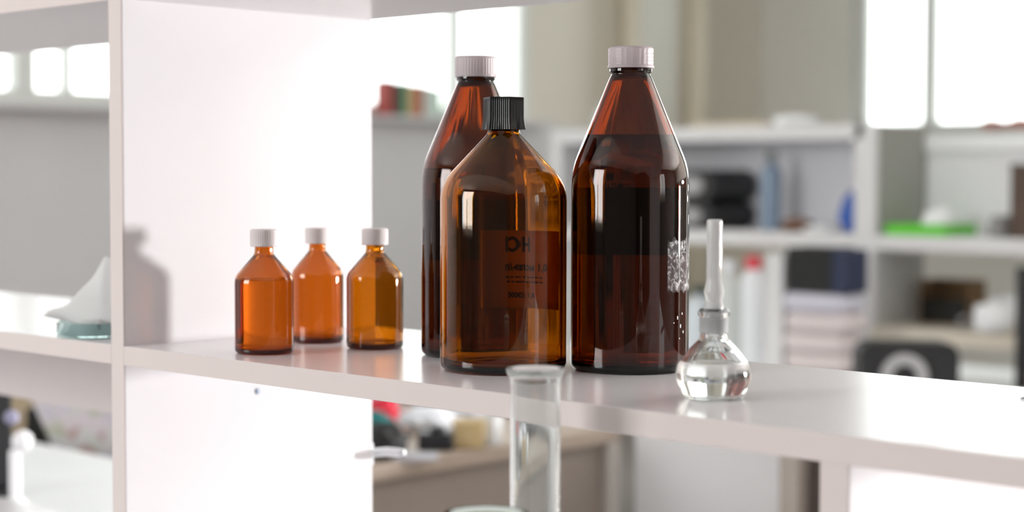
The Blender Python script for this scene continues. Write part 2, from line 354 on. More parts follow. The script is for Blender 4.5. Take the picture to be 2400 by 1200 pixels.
for (x, y, sc, mt, lb) in ((.0936, .1560, .945, AMBER_S, 'small amber glass bottle partly behind the front small bottle, nearest the white divider'),
                           (.1765, .1563, .997, AMBER_Y, 'small yellowish amber bottle on its own beside the tall bottles')):
    c = copy_tree(b1); c.location = (OX+x, OY+y, OZ+.0002); c.scale = (sc, sc, sc if sc > .97 else .985); c.rotation_euler.z = x*40; c['label'] = lb
    for ch in list(c.children):
        if ch.name.startswith('liquid'): bpy.data.objects.remove(ch); continue
        if ch.name.startswith('glass_body') and mt is not AMBER_S and mt:
            ch.data = ch.data.copy(); ch.data.materials[0] = mt
# black hexagonal cap with ribs on its facets
def hexr(r, z, a, k):
    m6 = ((a-rot0) % (PI/3))-PI/6; ap = r*math.cos(PI/6)/math.cos(m6); fl = 1+.10*max(0, (.2075-z)/.0105)**1.5*(abs(m6)/(PI/6))**.5 if z < .2075 else 1
    s = math.sin(m6)*ap/(r*.5); rib = .00032*(.5+.5*math.cos(s*PI*10)) if abs(s) < .93 and 3 <= k <= 13 else 0
    return min(ap, r*.985)*fl-rib
rot0 = YAW-PI/2+.0+math.radians(18.7)+.0
P = [(0, .207), (.012, .207), (.0125, .1972), (.0172, .1972)]+[(.0172, .1976+.0255*i/10) for i in range(11)]+[(.0166, .2236), (.0120, .2236), (.0115, .2232), (0, .2232)]
o = obj('cap', lathe(P, 360, rib=lambda r, z, a, k: hexr(r, z, a, k) if r > .0126 else r), CAPB, bmd, False)
# paper labels bent round the back of the bottles
def patch(name, R, az0, az1, z0, z1, th, m, root, nu=40, nv=8, rag=0, seed=0):
    def f(u, v):
        a = az0+(az1-az0)*u; z = z0+(z1-z0)*v
        if rag: z += rag*noise.noise(Vector((u*9, v*3, seed)))*(1 if v in (0, 1) else .3)
        return Vector((R*math.cos(a), R*math.sin(a), z))
    return obj(name, sheet(f, nu, nv, th), m, root, True)
AWAY = YAW+PI/2                                  # azimuth pointing away from the viewer
PAPER = mat('label_paper', (204, 180, 136), .8, translucent=.42)
PAPERD = mat('label_paper_dark', (120, 105, 95), .8, translucent=.12)
INK = mat('black_ink', (12, 10, 10), .6)
lab = patch('paper_label', .05245, AWAY-math.radians(74), AWAY+math.radians(22), .047, .113, .00012, PAPER, bmd); lab['label'] = 'printed paper label on the far side'
def bent_text(txt, size, R, az, z, root, bold=.0, width=None):
    cu = bpy.data.curves.new('print', 'FONT'); cu.body = txt; cu.size = size; cu.align_x = 'CENTER'; cu.align_y = 'CENTER'; cu.offset = bold; cu.extrude = .00035; cu.resolution_u = 3
    ob = bpy.data.objects.new('print_curve', cu); COL.objects.link(ob); dg = bpy.context.evaluated_depsgraph_get(); me = bpy.data.meshes.new_from_object(ob.evaluated_get(dg))
    bpy.data.objects.remove(ob); bpy.data.curves.remove(cu)
    xs = [v.co.x for v in me.vertices]; k = width/(max(xs)-min(xs)) if width else 1
    for v in me.vertices:
        a = az+v.co.x*k/R; rr = R+v.co.z; v.co = Vector((rr*math.cos(a), rr*math.sin(a), z+v.co.y))
    return link('print', me, INK, root)
azt = AWAY-math.radians(26)
for txt, sz, zz, da, wd, bd in (('HCl', .0175, .1005, .20, .024, .0006), ('0,1 моль/л', .0085, .0815, .02, .044, .0003), ('K = 1,0000', .0065, .0575, .12, .026, .0002)):
    bent_text(txt, sz, .05255, azt+da, zz, lab, bd, wd)
# the two lines too small to read: rows of short dashes
for zz in (.0725, .0685):
    a_ = azt-.30
    while a_ < azt+.40:
        w_ = random.uniform(.05, .11); patch('print', .05228, a_, a_+w_, zz, zz+.0013, .0005, INK, lab, 4, 1); a_ += w_+.025
patch('paper_label', .04905, AWAY-1.35, AWAY+1.35, .093, .149, .00015, PAPERD, br)['label'] = 'old paper label on the far side'
patch('paper_label', .04905, AWAY-1.35, AWAY+1.35, .083, .137, .00015, PAPERD, bl)['label'] = 'old paper label on the far side'
def scraps_mat():
    m = bpy.data.materials.new('label_residue'); m.use_nodes = True; nt = m.node_tree; p = nt.nodes['Principled BSDF']; p.inputs['Base Color'].default_value = (.82, .80, .80, 1); p.inputs['Roughness'].default_value = .5
    tc = nt.nodes.new('ShaderNodeTexCoord'); n = nt.nodes.new('ShaderNodeTexNoise'); n.inputs['Scale'].default_value = 170; n.inputs['Detail'].default_value = 9; n.inputs['Roughness'].default_value = .72; n.inputs['Distortion'].default_value = 1.2
    r = nt.nodes.new('ShaderNodeValToRGB'); r.color_ramp.elements[0].position = .50; r.color_ramp.elements[1].position = .72
    r.color_ramp.elements[0].color = (.03, .03, .03, 1); r.color_ramp.elements[1].color = (.5, .5, .5, 1)
    t = nt.nodes.new('ShaderNodeBsdfTransparent'); x = nt.nodes.new('ShaderNodeMixShader')
    nt.links.new(tc.outputs['Object'], n.inputs['Vector']); nt.links.new(n.outputs['Fac'], r.inputs[0]); nt.links.new(r.outputs[0], x.inputs[0]); nt.links.new(t.outputs[0], x.inputs[1]); nt.links.new(p.outputs[0], x.inputs[2]); nt.links.new(x.outputs[0], nt.nodes['Material Output'].inputs[0])
    return m
RES = scraps_mat()
TOW = YAW-PI/2                                   # azimuth towards the viewer
patch('label_residue', .04893, TOW+.60, TOW+1.50, .066, .108, .0001, RES, br, 30, 14, .004, 3)['label'] = 'scraped white label residue'
def fleck(az, z, w, h, seed):
    pts = [(w*(1+.5*noise.noise(Vector((math.cos(t)*2, math.sin(t)*2, seed))))*math.cos(t), h*(1+.5*noise.noise(Vector((math.cos(t)*2, math.sin(t)*2, seed+9))))*math.sin(t)) for t in [2*PI*i/12 for i in range(12)]]
    bm = bmesh.new(); vs = [bm.verts.new((.0490*math.cos(az+x/.049), .0490*math.sin(az+x/.049), z+y)) for x, y in pts]; bm.faces.new(vs)
    bmesh.ops.recalc_face_normals(bm, faces=bm.faces[:]); bmesh.ops.solidify(bm, geom=bm.faces[:]+bm.verts[:]+bm.edges[:], thickness=.0001); return obj('label_fleck', bm, FLK, br)
FLK = mat('fleck_white', (225, 220, 222), .5)
for a_, z_, w_, h_, s_ in ((.98, .1545, .0022, .0016, 1), (1.22, .150, .0012, .003, 2), (1.18, .141, .0014, .0028, 3), (1.26, .124, .0012, .004, 4), (.84, .045, .0006, .0015, 5), (.93, .038, .0008, .0016, 6), (.98, .048, .0006, .001, 7), (1.02, .033, .0006, .0012, 8), (.75, .041, .0005, .0005, 9), (.9, .028, .0004, .0006, 10)):
    fleck(TOW+a_, z_, w_, h_, s_)

# ------------------------------------------------------------------ clear glass flask with stopper tube
fl = tag(empty('stoppered_flask', (OX+.6210, OY+.0887, OZ+.0002)), 'small clear round flask with a glass stopper tube, at the shelf edge', 'flask')
FO = [(0, .8), (17, .5), (19, 0), (21.5, 0, 3), (27.4, 14.5, 14), (26.2, 24, 14), (17.8, 35, 14), (10.2, 42.6, 6), (9.7, 46.5, 2), (9.9, 58, .5), (11.4, 59.5, 1), (11.4, 62.2, 1), (9.4, 64.5, .8), (7.6, 64.5, .5)]
FI = [(7.6, 58), (7.4, 45, 4), (8.2, 42, 4), (16.4, 33.6, 12), (24.9, 23.4, 13), (26.1, 14.8, 12), (20.8, 2.2, 4), (0, 2.4)]
FO_s = FO
obj('glass_body', lathe(fillet(mm(FO))+fillet(mm(FI)), 96), CLEAR, fl, True)
liquid(fl, FI, .0262, WATER, 96, seed=0)
obj('frosted_collar', lathe(fillet(mm([(9.75, 47), (10.25, 47.5, .3), (10.3, 57.8, .3), (9.85, 58.4)])), 64, closed=True), FROST, fl, True)
st = obj('stopper', lathe(fillet(mm([(0, 46), (5.6, 46, .5), (7.35, 62, 1), (7.0, 66.5, 1.5), (5.8, 69.5, 1.5), (7.3, 76.5, 4), (5.5, 85, 6), (5.6, 127.6, .7), (4.2, 128.4, .5)]))+fillet(mm([(4.2, 127), (4.0, 86, 4), (4.4, 77, 4), (2.2, 69, 2), (1.5, 48.5, .4), (0, 48)])), 64), STOP, fl, True)

# ------------------------------------------------------------------ graduated cylinder and beaker on the bench in front
cpos = at(1255, 863, 1.17)
gc = tag(empty('graduated_cylinder', (cpos.x, cpos.y, BT+.0002)), 'clear glass measuring cylinder standing before the shelf edge', 'cylinder')
hh = (cpos.z-BT)*1000; ro = 17.3
prof = fillet(mm([(0, 9), (ro-1, 9), (ro, 12, 3), (ro, hh-9, 8), (ro+2.6, hh-2, 2), (ro+2.9, hh-.6, .7), (ro+1.9, hh, .7)]))+fillet(mm([(ro-1.6, hh-6, 7), (ro-1.8, hh-11, 4), (ro-1.8, 14, 4), (0, 13)]))
obj('glass_tube', lathe(prof, 72), LITG, gc, True)
obj('foot', lathe(fillet(mm([(0, 0), (31, 0, 1), (32, 2.5, 1), (30, 5, 2), (20, 8.7, 4), (0, 8.8)])), 6 if False else 64), CLEAR, gc, True)
MARK = mat('etched_mark', (244, 244, 246), .6)
for i in range(24):
    z = .055+i*.0082; wd = .55 if i % 5 == 0 else .28
    for a0 in (TOW-1.15, TOW+.98): patch('graduation_mark', (ro+.05)*.001, a0, a0+wd, z, z+.0006, .00006, MARK, gc, 8, 1)
bp = at(1140, 1204, 1.045)
bk = tag(empty('beaker', (bp.x, bp.y, BT+.0002)), 'pale greenish glass beaker rim just showing at the bottom of the picture', 'beaker')
bh = (bp.z-BT)*1000
obj('glass_wall', lathe(fillet(mm([(0, .5), (22, 0, 1), (25, 0, 4), (25, bh-6, 4), (27, bh-1, 1), (26, bh, .6)]))+fillet(mm([(23.4, bh-6, 4), (23.4, 2.5, 3), (0, 2.3)])), 64), glass('greenish_glass', (.93, .99, .95), 1.5), bk, True)

# ------------------------------------------------------------------ petri dish with folded filter paper, pen
dish = tag(empty('petri_dish', (OX-.1088, OY+.0366, OZ+.0002)), 'shallow greenish glass dish on the left shelf', 'dish')
obj('glass_base', lathe(fillet(mm([(0, 0), (36, 0, 2), (36, 15, .6), (34.4, 15, .6)]))+fillet(mm([(34.4, 2.2, 1.5), (0, 2.2)])), 64), glass('teal_glass', (.86, .97, .96), 1.5), dish, True)
GAUZE = mat('gauze_white', (246, 246, 246), .9, translucent=.6)
fp = empty('filter_paper', (OX-.1088, OY+.0366, OZ+.004)); tag(fp, 'white folded gauze peak leaning out of the glass dish', 'gauze')
def gz(u, v):                                     # a stiff folded cloth: a concave slope up to a blunt peak, its left corner over the rim
    x = -.046+.092*u; k = min(1, max(0, (x+.046)/.054)); top = .021+.053*k**1.9 if x < .008 else .074-.008*((x-.008)/.03)
    top += .0012*math.sin(u*23); z = .017*(1-k)*.8+.004+(top-.017*(1-k)*.8-.004)*v
    y = .012-.026*(1-v)+.004*math.sin(u*7+v*3)-.012*(1-k)*v; return Vector((x*cy_-y*sy_, x*sy_+y*cy_, z))
obj('crease', sheet(gz, 40, 16, .0008), GAUZE, fp, True)
fd_ = obj('folds', crumple(.026, .020, .008, 4, .4, 3), GAUZE, fp, True); fd_.location = (.004, 0, 0)
pn = empty('pen', (OX+.7825, OY+.2375, OZ+.0021), YAW+.05); tag(pn, 'thin dark purple pen lying at the right end of the shelf', 'pen')
PUR = mat('purple_plastic', (92, 70, 104), .35)
obj('barrel', tube([(.012, 0, 0), (.125, 0, 0), (.128, 0, 0)], [.0019, .0019, .0015], 16), PUR, pn, True); obj('tip', tube([(0, 0, -.0014), (.004, 0, -.0008), (.012, 0, 0)], [.0005, .001, .0018], 16), PUR, pn, True)

# ------------------------------------------------------------------ far shelving
far = empty('shelving', (0, 0, 0)); tag(far, 'white open shelving with binders and trays in front of the far window', 'shelf')
FY = 4.31; FD = .27; FX0, FX1, FX2 = -4.0, -2.76, -1.45
z_top = at(1600, 318, 5.5).z; z_mid = at(2000, 566, 5.05).z; z_low = at(2150, 783, 4.95).z; Z_TAB = .60
FWH = mat('shelving_white', (222, 221, 222), .4)
def fb(name, *a, m=FWH): return obj(name, box(*a, bev=.003), m, far)
fb('top_board', FX0, FX1, FY, FY+FD, z_top-.02, z_top+.025)
fb('upright', FX0, FX0+.05, FY, FY+FD, Z_TAB, z_top-.02); fb('upright', FX1-.03, FX1+.04, FY, FY+FD, Z_TAB, z_top+.025); fb('upright', FX2, FX2+.05, FY, FY+FD, Z_TAB, z_top-.02)
fb('shelf_board', FX0+.05, FX1-.03, FY, FY+FD, z_mid-.022, z_mid+.022); fb('shelf_board', FX1+.04, FX2, FY, FY+FD, z_mid-.022, z_mid+.022)
fb('shelf_board', FX1+.04, FX2, FY-.02, FY+.5, z_low-.02, z_low+.02, m=mat('beige_board', (214, 205, 190), .5))
fb('back_panel', FX0+.05, FX1-.03, FY+FD-.008, FY+FD, z_mid+.022, z_top-.02, m=mat('back_panel_grey', (238, 238, 242), .6))
fb('shelf_board', FX0+.05, FX1-.03, FY, FY+FD, Z_TAB, Z_TAB+.03)
GSHADE = mat('side_shade_grey', (150, 150, 144), .6); BPG = mat('back_panel_grey', (0, 0, 0))
fb('side_panel', FX1+.0405, FX1+.048, FY+.015, FY+FD, z_mid+.0225, z_top+.02, m=GSHADE); fb('side_panel', FX1+.0405, FX1+.048, FY+.015, FY+FD, z_low+.0205, z_mid-.0225, m=mat('side_shade_pale', (190, 190, 190), .6))  # thin grey sheets stand in for shade on the upright's side
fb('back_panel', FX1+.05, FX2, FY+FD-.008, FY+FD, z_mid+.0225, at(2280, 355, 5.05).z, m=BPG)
fb('back_rail', FX1+.05, FX2, FY+FD-.02, FY+FD, at(2280, 354, 5.05).z, at(2280, 318, 5.05).z, m=WHITE2)
def leg(x, y, z, parent, m, s=.025): return obj('leg', box(x-s, x+s, y-s, y+s, 0, z, bev=.003), m, parent)
tab = empty('low_table', (0, 0, 0)); tag(tab, 'low white table carrying the far shelving', 'table')
obj('table_top', box(FX0-.1, FX2+.22, 3.55, 4.95, Z_TAB-.03, Z_TAB, bev=.004), WHITE2, tab)
for x in (FX0, FX2+.15):
    for y in (3.65, 4.85): leg(x, y, Z_TAB-.03, tab, WHITE)
# black lever binders lying in the upper compartment
BLK = mat('black_card', (34, 33, 35), .5); PG = mat('paper_block', (176, 174, 176), .8)
z0 = z_mid+.0225
for i, (w_, h_) in enumerate(((.20, .088), (.205, .100))):
    t = empty('lever_binder', at(1640, 560, 5.5)); t.location = (-3.52, FY+.14, z0); tag(t, 'black lever binder lying flat, %s one of two in the far shelving' % ('bottom' if i == 0 else 'upper'), 'binder', 'binders in the far shelving')
    n = 14; out = [(-w_, 0)]+[(w_-.05+.05*math.sin(PI*k/n), h_/2-h_/2*math.cos(PI*k/n)) for k in range(n+1)]+[(-w_, h_)]
    inn = [(-w_, h_-.018)]+[(w_-.075+.034*math.sin(PI*k/n), h_/2+(h_/2-.018)*math.cos(PI*k/n)) for k in range(n+1)]+[(-w_, .018)]
    obj('cover', prism(out+inn, -.12, .10), BLK, t); obj('paper_block', prism([(-w_+.012, .0185), (w_-.09, .0185), (w_-.055, h_*.35), (w_-.055, h_*.65), (w_-.09, h_-.0185), (-w_+.012, h_-.0185)], -.112, .095), PG, t)
    z0 += h_+.001
def simple_bottle(name, loc, r, h, body, capm, label, group=None, capr=.45, neck=.82):
    t = tag(empty(name, loc), label, 'bottle', group)
    obj('body', lathe(fillet([(0, 0), (r, 0, r*.15), (r, h*neck-r*.4, r*.35), (r*capr*.9, h*neck+r*.15, r*.1), (r*capr*.9, h*.93), (0, h*.93)]), 32), body, t, True)
    obj('cap', lathe(fillet([(0, h*.88), (r*capr, h*.88, .001), (r*capr*1.1, h*.885, .001), (r*capr*1.1, h, .003), (0, h)]), 32), capm, t, True); return t
BLU = mat('pale_blue_plastic', (136, 156, 178), .35); REDC = mat('red_plastic', (214, 70, 84), .4); PW = mat('white_plastic', (232, 234, 238), .4)
simple_bottle('plastic_bottle', (-3.17, FY+.12, z_mid+.0225), .032, .245, BLU, mat('grey_green_plastic', (120, 128, 124), .4), 'pale blue plastic bottle standing beside the black binders')
t = tag(empty('bread_roll', (-3.03, FY+.06, z_mid+.0225)), 'small brown rounded lump on the far shelf beside the blue bottle', 'lump'); obj('crust', crumple(.055, .04, .022, 12, .2), mat('brown_lump', (120, 88, 70), .7), t, True); t.name = 'brown_lump'
t = tag(empty('paper_sheet', (-2.93, FY+.03, z_mid+.0225)), 'white sheet of paper lying on the far shelf beside the blue glove', 'paper'); obj('sheet', crumple(.055, .03, .010, 5, .2), WHITE2, t, True)
t = tag(empty('rubber_glove', (-2.865, FY+.12, z_mid+.0225)), 'crumpled blue rubber glove against the far white upright', 'glove')
BG = mat('blue_rubber', (62, 104, 192), .5); obj('palm', crumple(.045, .05, .05, 21, .35), BG, t, True)
for i in range(4): obj('finger', tube([(-.02+.012*i, -.03, .05), (-.015+.012*i, -.03, .09), (.0+.006*i, -.015, .125-.012*i)], [.010, .009, .006], 10), BG, t, True)
# right compartment: green tray with a white crumpled tissue
t = tag(empty('tray', (-2.52, FY+.10, z_mid+.0225)), 'bright green shallow plastic tray on the far shelf', 'tray')
GR = mat('lime_plastic', (96, 208, 40), .45)
obj('base', box(-.17, .02, -.09, .09, 0, .006), GR, t)
for a in ((-.17, .02, -.09, -.084, .006, .03), (-.17, .02, .084, .09, .006, .03), (-.17, -.164, -.084, .084, .006, .03), (.014, .02, -.084, .084, .006, .03)): obj('rim', box(*a, bev=.001), GR, t)
t = tag(empty('tissue', (-2.56, FY+.08, z_mid+.0290)), 'crumpled white tissue lying in the green tray', 'tissue'); obj('crumple', crumple(.045, .04, .036, 8, .3), WHITE2, t, True)
BRN = mat('dark_wood', (84, 66, 54), .6, var=.2, vscale=20)
t = tag(empty('wooden_box', (at(2376, 500, 4.72).x+.03, FY+.10, z_mid+.0225)), 'dark brown narrow box standing on the far shelf by the frame edge', 'box'); obj('carcass', box(-.03, .16, -.09, .09, 0, .19, bev=.004), BRN, t); obj('lid', box(-.032, .162, -.092, .092, .1905, .203, bev=.003), BRN, t)
simple_bottle('grey_jar', (at(2342, 520, 4.76).x, FY+.05, z_mid+.0225), .032, .06, mat('grey_jar', (140, 138, 138), .5), mat('grey_lid', (150, 148, 150), .5), 'small grey jar beside the dark brown box', None, .8)
# lower left: canisters, black box, towels
simple_bottle('canister', at(1765, 790, 5.2)-Vector((0, 0, at(1765, 790, 5.2).z-Z_TAB-.0305)), .036, .33, PW, REDC, 'tall white plastic bottle with a red cap under the far shelf', 'bottles under the far shelf', .62, .86)
simple_bottle('canister', at(1705, 800, 5.35)-Vector((0, 0, at(1705, 800, 5.35).z-Z_TAB-.0305)), .046, .31, mat('pale_plastic', (214, 217, 214), .4), PW, 'wide pale plastic bottle beside the red-capped bottle', 'bottles under the far shelf', .5)
simple_bottle('canister', at(1640, 800, 5.5)-Vector((0, 0, at(1640, 800, 5.5).z-Z_TAB-.0305)), .05, .22, mat('milky_plastic', (216, 222, 228), .4), mat('dark_green_plastic', (36, 54, 46), .4), 'milky squat bottle with a dark cap next to the tall amber bottle', 'bottles under the far shelf', .5)
t = tag(empty('table_post', (0, 0, 0)), 'pale upright post under the far shelf between bottles and black box', 'post'); p_ = at(1828, 700, 4.9); obj('post', box(p_.x-.03, p_.x+.03, p_.y-.03, p_.y+.03, Z_TAB+.0005, z_mid-.03, bev=.003), FWH, t); t['kind'] = 'thing'; t.location.y = 0
t.name = 'support_post'
bx = at(1930, 635, 5.0); zb = at(1930, 685, 5.0).z
t = tag(empty('towel_stack', (-2.97, FY-.07, Z_TAB+.0005)), 'stack of folded white cloths under the black box', 'cloth'); t.location = (at(1934, 760, 4.80).x+.004, at(1934, 760, 4.80).y, Z_TAB+.0005)
PK = mat('cloth_pinkish', (216, 206, 206), .9); LI = mat('cloth_lilac', (206, 204, 216), .9); zz = 0
hst = at(1930, 682, 4.85).z-Z_TAB
for i in range(5):
    hgt = hst/5; obj('folded_cloth', box(-.105+.006*(i % 2), .10-.006*(i % 3), -.07, .07, zz+.0005, zz+hgt, bev=hgt*.45, seg=3), LI if i == 4 else (mat('cloth_dark_red', (128, 92, 92), .9) if i == 0 else PK), t, True); zz += hgt
t2 = tag(empty('instrument_box', (t.location.x, t.location.y, Z_TAB+hst+.001)), 'black square instrument box with a navy side panel on folded cloths', 'box')
obj('body', box(-.095, .055, -.06, .06, 0, .125, bev=.004), mat('matte_black', (14, 14, 16), .6), t2); obj('side_panel', box(.0555, .095, -.06, .06, 0, .12, bev=.004), mat('navy_plastic', (34, 44, 74), .5), t2)
# right lower: dark boxes and papers on the beige board
zl = z_low+.0205
t = tag(empty('brown_carton', (at(2225, 700, 5.05).x, at(2225, 700, 5.05).y+.02, zl)), 'brown open carton with a dark inside on the beige board', 'box')
CB = mat('brown_carton', (118, 92, 64), .8)
for a in ((-.08, .08, -.05, .05, 0, .004), (-.08, -.076, -.05, .05, .004, .13), (.076, .08, -.05, .05, .004, .13), (-.076, .076, .046, .05, .004, .13)): obj('wall', box(*a), CB, t)
obj('front_wall', box(-.076, .076, -.05, -.046, .004, .075), mat('black_carton', (34, 32, 28), .7), t)
t = tag(empty('metal_ring', (at(2263, 730, 4.85).x, at(2263, 730, 4.85).y, zl+.021), YAW), 'small silver ring standing before the brown carton', 'ring')
bm = bmesh.new(); R0 = .021
for i in range(32):
    pass
bm.free(); bm = lathe([(R0-.005, -.004), (R0, -.004), (R0, .004), (R0-.005, .004)], 32, closed=True); o = obj('band', bm, mat('silver', (200, 200, 206), .25, 1), t, True); o.rotation_euler = (PI/2, 0, 0)
for i, (px, py, dd, r) in enumerate(((2330, 770, 4.75, .06), (2370, 760, 4.9, .07), (2310, 700, 5.1, .045))):
    p_ = at(px, py, dd); t = tag(empty('crumpled_paper', (p_.x, p_.y, zl)), ['crumpled white paper ball in front of the larger one, beside the brown carton', 'largest crumpled white paper ball on the beige board', 'small crumpled paper behind the silver ring'][i], 'paper', 'crumpled papers on the beige board'); obj('crumple', crumple(r, r*.8, r*.75, 30+i, .4), WHITE2 if i < 2 else PK, t, True)
t = tag(empty('black_stand', (at(2398, 760, 4.6).x, at(2398, 760, 4.6).y, Z_TAB+.0005)), 'black upright stand at the right frame edge', 'stand'); obj('base', box(-.05, .05, -.05, .05, 0, .015, bev=.003), BLK, t); obj('column', box(-.016, .016, -.016, .016, .015, .36, bev=.004), BLK, t)
# black speaker with pale ring, white trays beside it
sp = at(2122, 800, 4.35); t = tag(empty('speaker', (sp.x, sp.y, Z_TAB+.0005), YAW), 'black rounded speaker panel with a pale grey ring above the shelf edge', 'speaker')
hs = sp.z-Z_TAB; ww = .125
n = 8; out = [(-ww, 0), (ww, 0)]+[(ww-.035+.035*math.cos(PI/2*k/n), hs-.035+.035*math.sin(PI/2*k/n)) for k in range(n+1)]+[(-ww+.035-.035*math.sin(PI/2*k/n), hs-.035+.035*math.cos(PI/2*k/n)) for k in range(n+1)]
obj('cabinet', prism(out, -.05, .05), mat('speaker_black', (30, 30, 32), .5), t)
rc = at(2107, 880, 4.35).z-Z_TAB
o = obj('ring', lathe([(.032, 0), (.060, 0), (.060, .006), (.055, .010), (.036, .010), (.032, .006)], 48, closed=True), mat('ring_grey', (172, 170, 172), .5), t, True); o.location = (-.014, -.0505, rc); o.rotation_euler = (PI/2, 0, 0)
p_ = at(2400, 860, 4.3); t = tag(empty('white_tray', (p_.x, p_.y, Z_TAB+.0005), YAW), 'white plastic tray on the low table beside the black speaker', 'tray')
obj('base', box(-.12, .14, -.12, .12, 0, .006), WHITE2, t); [obj('rim', box(*a, bev=.001), WHITE2, t) for a in ((-.12, .14, -.12, -.115, .006, .05), (-.12, .14, .115, .12, .006, .05), (-.12, -.115, -.115, .115, .006, .05), (.135, .14, -.115, .115, .006, .05))]
# things on top of the far shelving and on the sills
p_ = at(1830, 296, 5.25); t = tag(empty('tissue', (p_.x, FY+.10, z_top+.0255)), 'crumpled white tissue on top of the far shelving', 'tissue'); obj('crumple', crumple(.07, .05, .018, 40, .35), WHITE2, t, True)
p_ = at(1690, 296, 5.4); t = tag(empty('notebook', (p_.x, FY+.13, z_top+.0255)), 'thin beige notebook lying on top of the far shelving', 'book'); obj('cover', box(-.14, .14, -.09, .09, 0, .014, bev=.003), mat('beige_card', (206, 192, 172), .7), t)
p_ = at(1395, 260, 5.75); t = tag(empty('plastic_bag', (p_.x-.02, FY+.12, z_top+.0255)), 'pale crumpled plastic bag on the far shelving behind the tall bottle', 'bag'); obj('film', crumple(.055, .05, .05, 43, .35), mat('pale_film', (206, 214, 212), .4), t, True)
def book(name, y, w_, h_, rgb, label):
    t = tag(empty(name, (XL+.07, y, SILL+.0005)), label, 'book', 'books on the ribbon window sill')
    m = mat('book_%d_%d_%d' % rgb, rgb, .6); b_ = obj('cover', box(-.035, .035, -w_/2, w_/2, 0, h_, bev=.002), m, t); obj('page_block', box(-.038, .032, -w_/2+.003, w_/2-.003, h_-.0005, h_+.002), PG, t)
struct('trim_2', box(XL-.06, XL+.115, W1[0]-.05, W1[1]+.05, SILL-.018, SILL), WALLD, 'grey sill board under the ribbon windows', 'sill')
struct('trim_3', box(XL, XL+.012, YF+.02, 6.2, 0, SILL-.018), WALLD, 'grey painted dado panel under the ribbon windows', 'dado')
yb = 4.76
for nm, w_, h_, rgb, lb in (('book', .05, 0.147, (168, 66, 58), 'dark red book on the window sill, next to the white divider'), ('book', .05, 0.140, (38, 64, 52), 'dark green book on the window sill'), ('book', .03, 0.140, (128, 176, 128), 'light green book on the window sill'), ('book', .045, 0.133, (206, 150, 112), 'tan book on the window sill'), ('book', .045, 0.133, (170, 100, 74), 'brown book on the window sill beside the tan one'), ('book', .05, 0.126, (214, 226, 220), 'whitish book on the window sill, first past the brown one'), ('book', .05, 0.119, (196, 218, 204), 'pale mint book at the end of the sill row')):
    book(nm, yb+w_/2, w_-.002, h_, rgb, lb); yb += w_
for i, px in enumerate((2290, 2385)):
    d_ = at(px, 285, 8.0); t = tag(empty('flower_pot', (d_.x, YB-.11, SILLB+.0005)), ['low red flowering pot on the far window sill', 'orange red flowering pot on the far sill, at the frame edge'][i], 'plant', 'pots on the far sill'); obj('pot', lathe(fillet([(0, 0), (.04, 0), (.05, .03, .003), (.047, .03), (.04, .012), (0, .012)]), 24), mat('pot_cream', (220, 190, 170), .6), t, True); fw_ = obj('flowers', crumple(.06, .05, .024, 50+i, .5, 4), mat('flower_red', (214, 110, 92), .8), t, True); fw_.location = (0, 0, .012)

# ------------------------------------------------------------------ bench behind the unit, cabinet, dark cupboard
tb = empty('side_bench', (0, 0, 0)); tag(tb, 'brown grey bench cluttered with papers and bags, behind the shelf unit', 'bench')
TZ = .70; TBM = mat('taupe_laminate', (150, 138, 130), .5); TBE = mat('taupe_top', (178, 162, 148), .45)
obj('bench_top', box(-2.60, -2.235, 1.72, 2.62, TZ-.03, TZ, bev=.003), TBE, tb); obj('side_panel', box(-2.275, -2.255, 1.75, 2.58, 0, TZ-.03), TBM, tb); obj('side_panel', box(-2.59, -2.57, 1.75, 2.58, 0, TZ-.03), TBM, tb)
obj('end_panel', box(-2.57, -2.275, 2.56, 2.58, 0, TZ-.03), TBM, tb); obj('end_leg', box(-2.29, -2.235, 2.582, 2.62, 0, TZ-.03, bev=.003), mat('leg_grey', (196, 190, 184), .5), tb)
def onb(px, py, z=TZ):
    d_ = FWD+RGT*((px-1200)/FPX)+UPV*((600-py)/FPX); k_ = (z-EYE)/d_.z; return Vector((d_.x*k_, d_.y*k_, z+.0005))
def lump(name, px, py, rx, ry, rz, m, label, cat, seed, part, amp=.35, group=None):
    p_ = onb(px, py); t = tag(empty(name, p_, YAW), label, cat, group); obj(part, crumple(rx, ry, rz, seed, amp), m, t, True); return t
lump('black_bag', 895, 1075, .045, .04, .036, mat('bag_black', (26, 26, 28), .6), 'small black bag on the side bench, by the white divider', 'bag', 60, 'pouch')
lump('teal_cloth', 868, 1033, .045, .04, .03, mat('teal_cloth', (26, 116, 116), .8), 'teal cloth behind the small black bag', 'cloth', 61, 'folds')
t = lump('red_pouch', 890, 997, .036, .03, .035, mat('red_cloth', (206, 40, 62), .7), 'crimson and pink pouch on the side bench', 'pouch', 62, 'cloth'); o = obj('flap', crumple(.03, .028, .022, 63, .3), mat('pink_cloth', (226, 150, 170), .8), t, True); o.location = (-.005, .0, .052)
lump('tan_cloth', 958, 993, .018, .02, .02, mat('tan_cloth', (190, 160, 132), .8), 'small tan cloth beside the crimson pouch', 'cloth', 64, 'folds')
lump('plastic_film', 1000, 1011, .055, .03, .026, mat('white_film', (232, 236, 244), .35), 'crumpled white plastic film on the side bench', 'film', 65, 'folds', .45)
lump('plastic_film', 1080, 990, .055, .03, .024, mat('grey_film', (206, 210, 218), .35), 'greyish crumpled film behind the black instrument', 'film', 66, 'folds', .45)
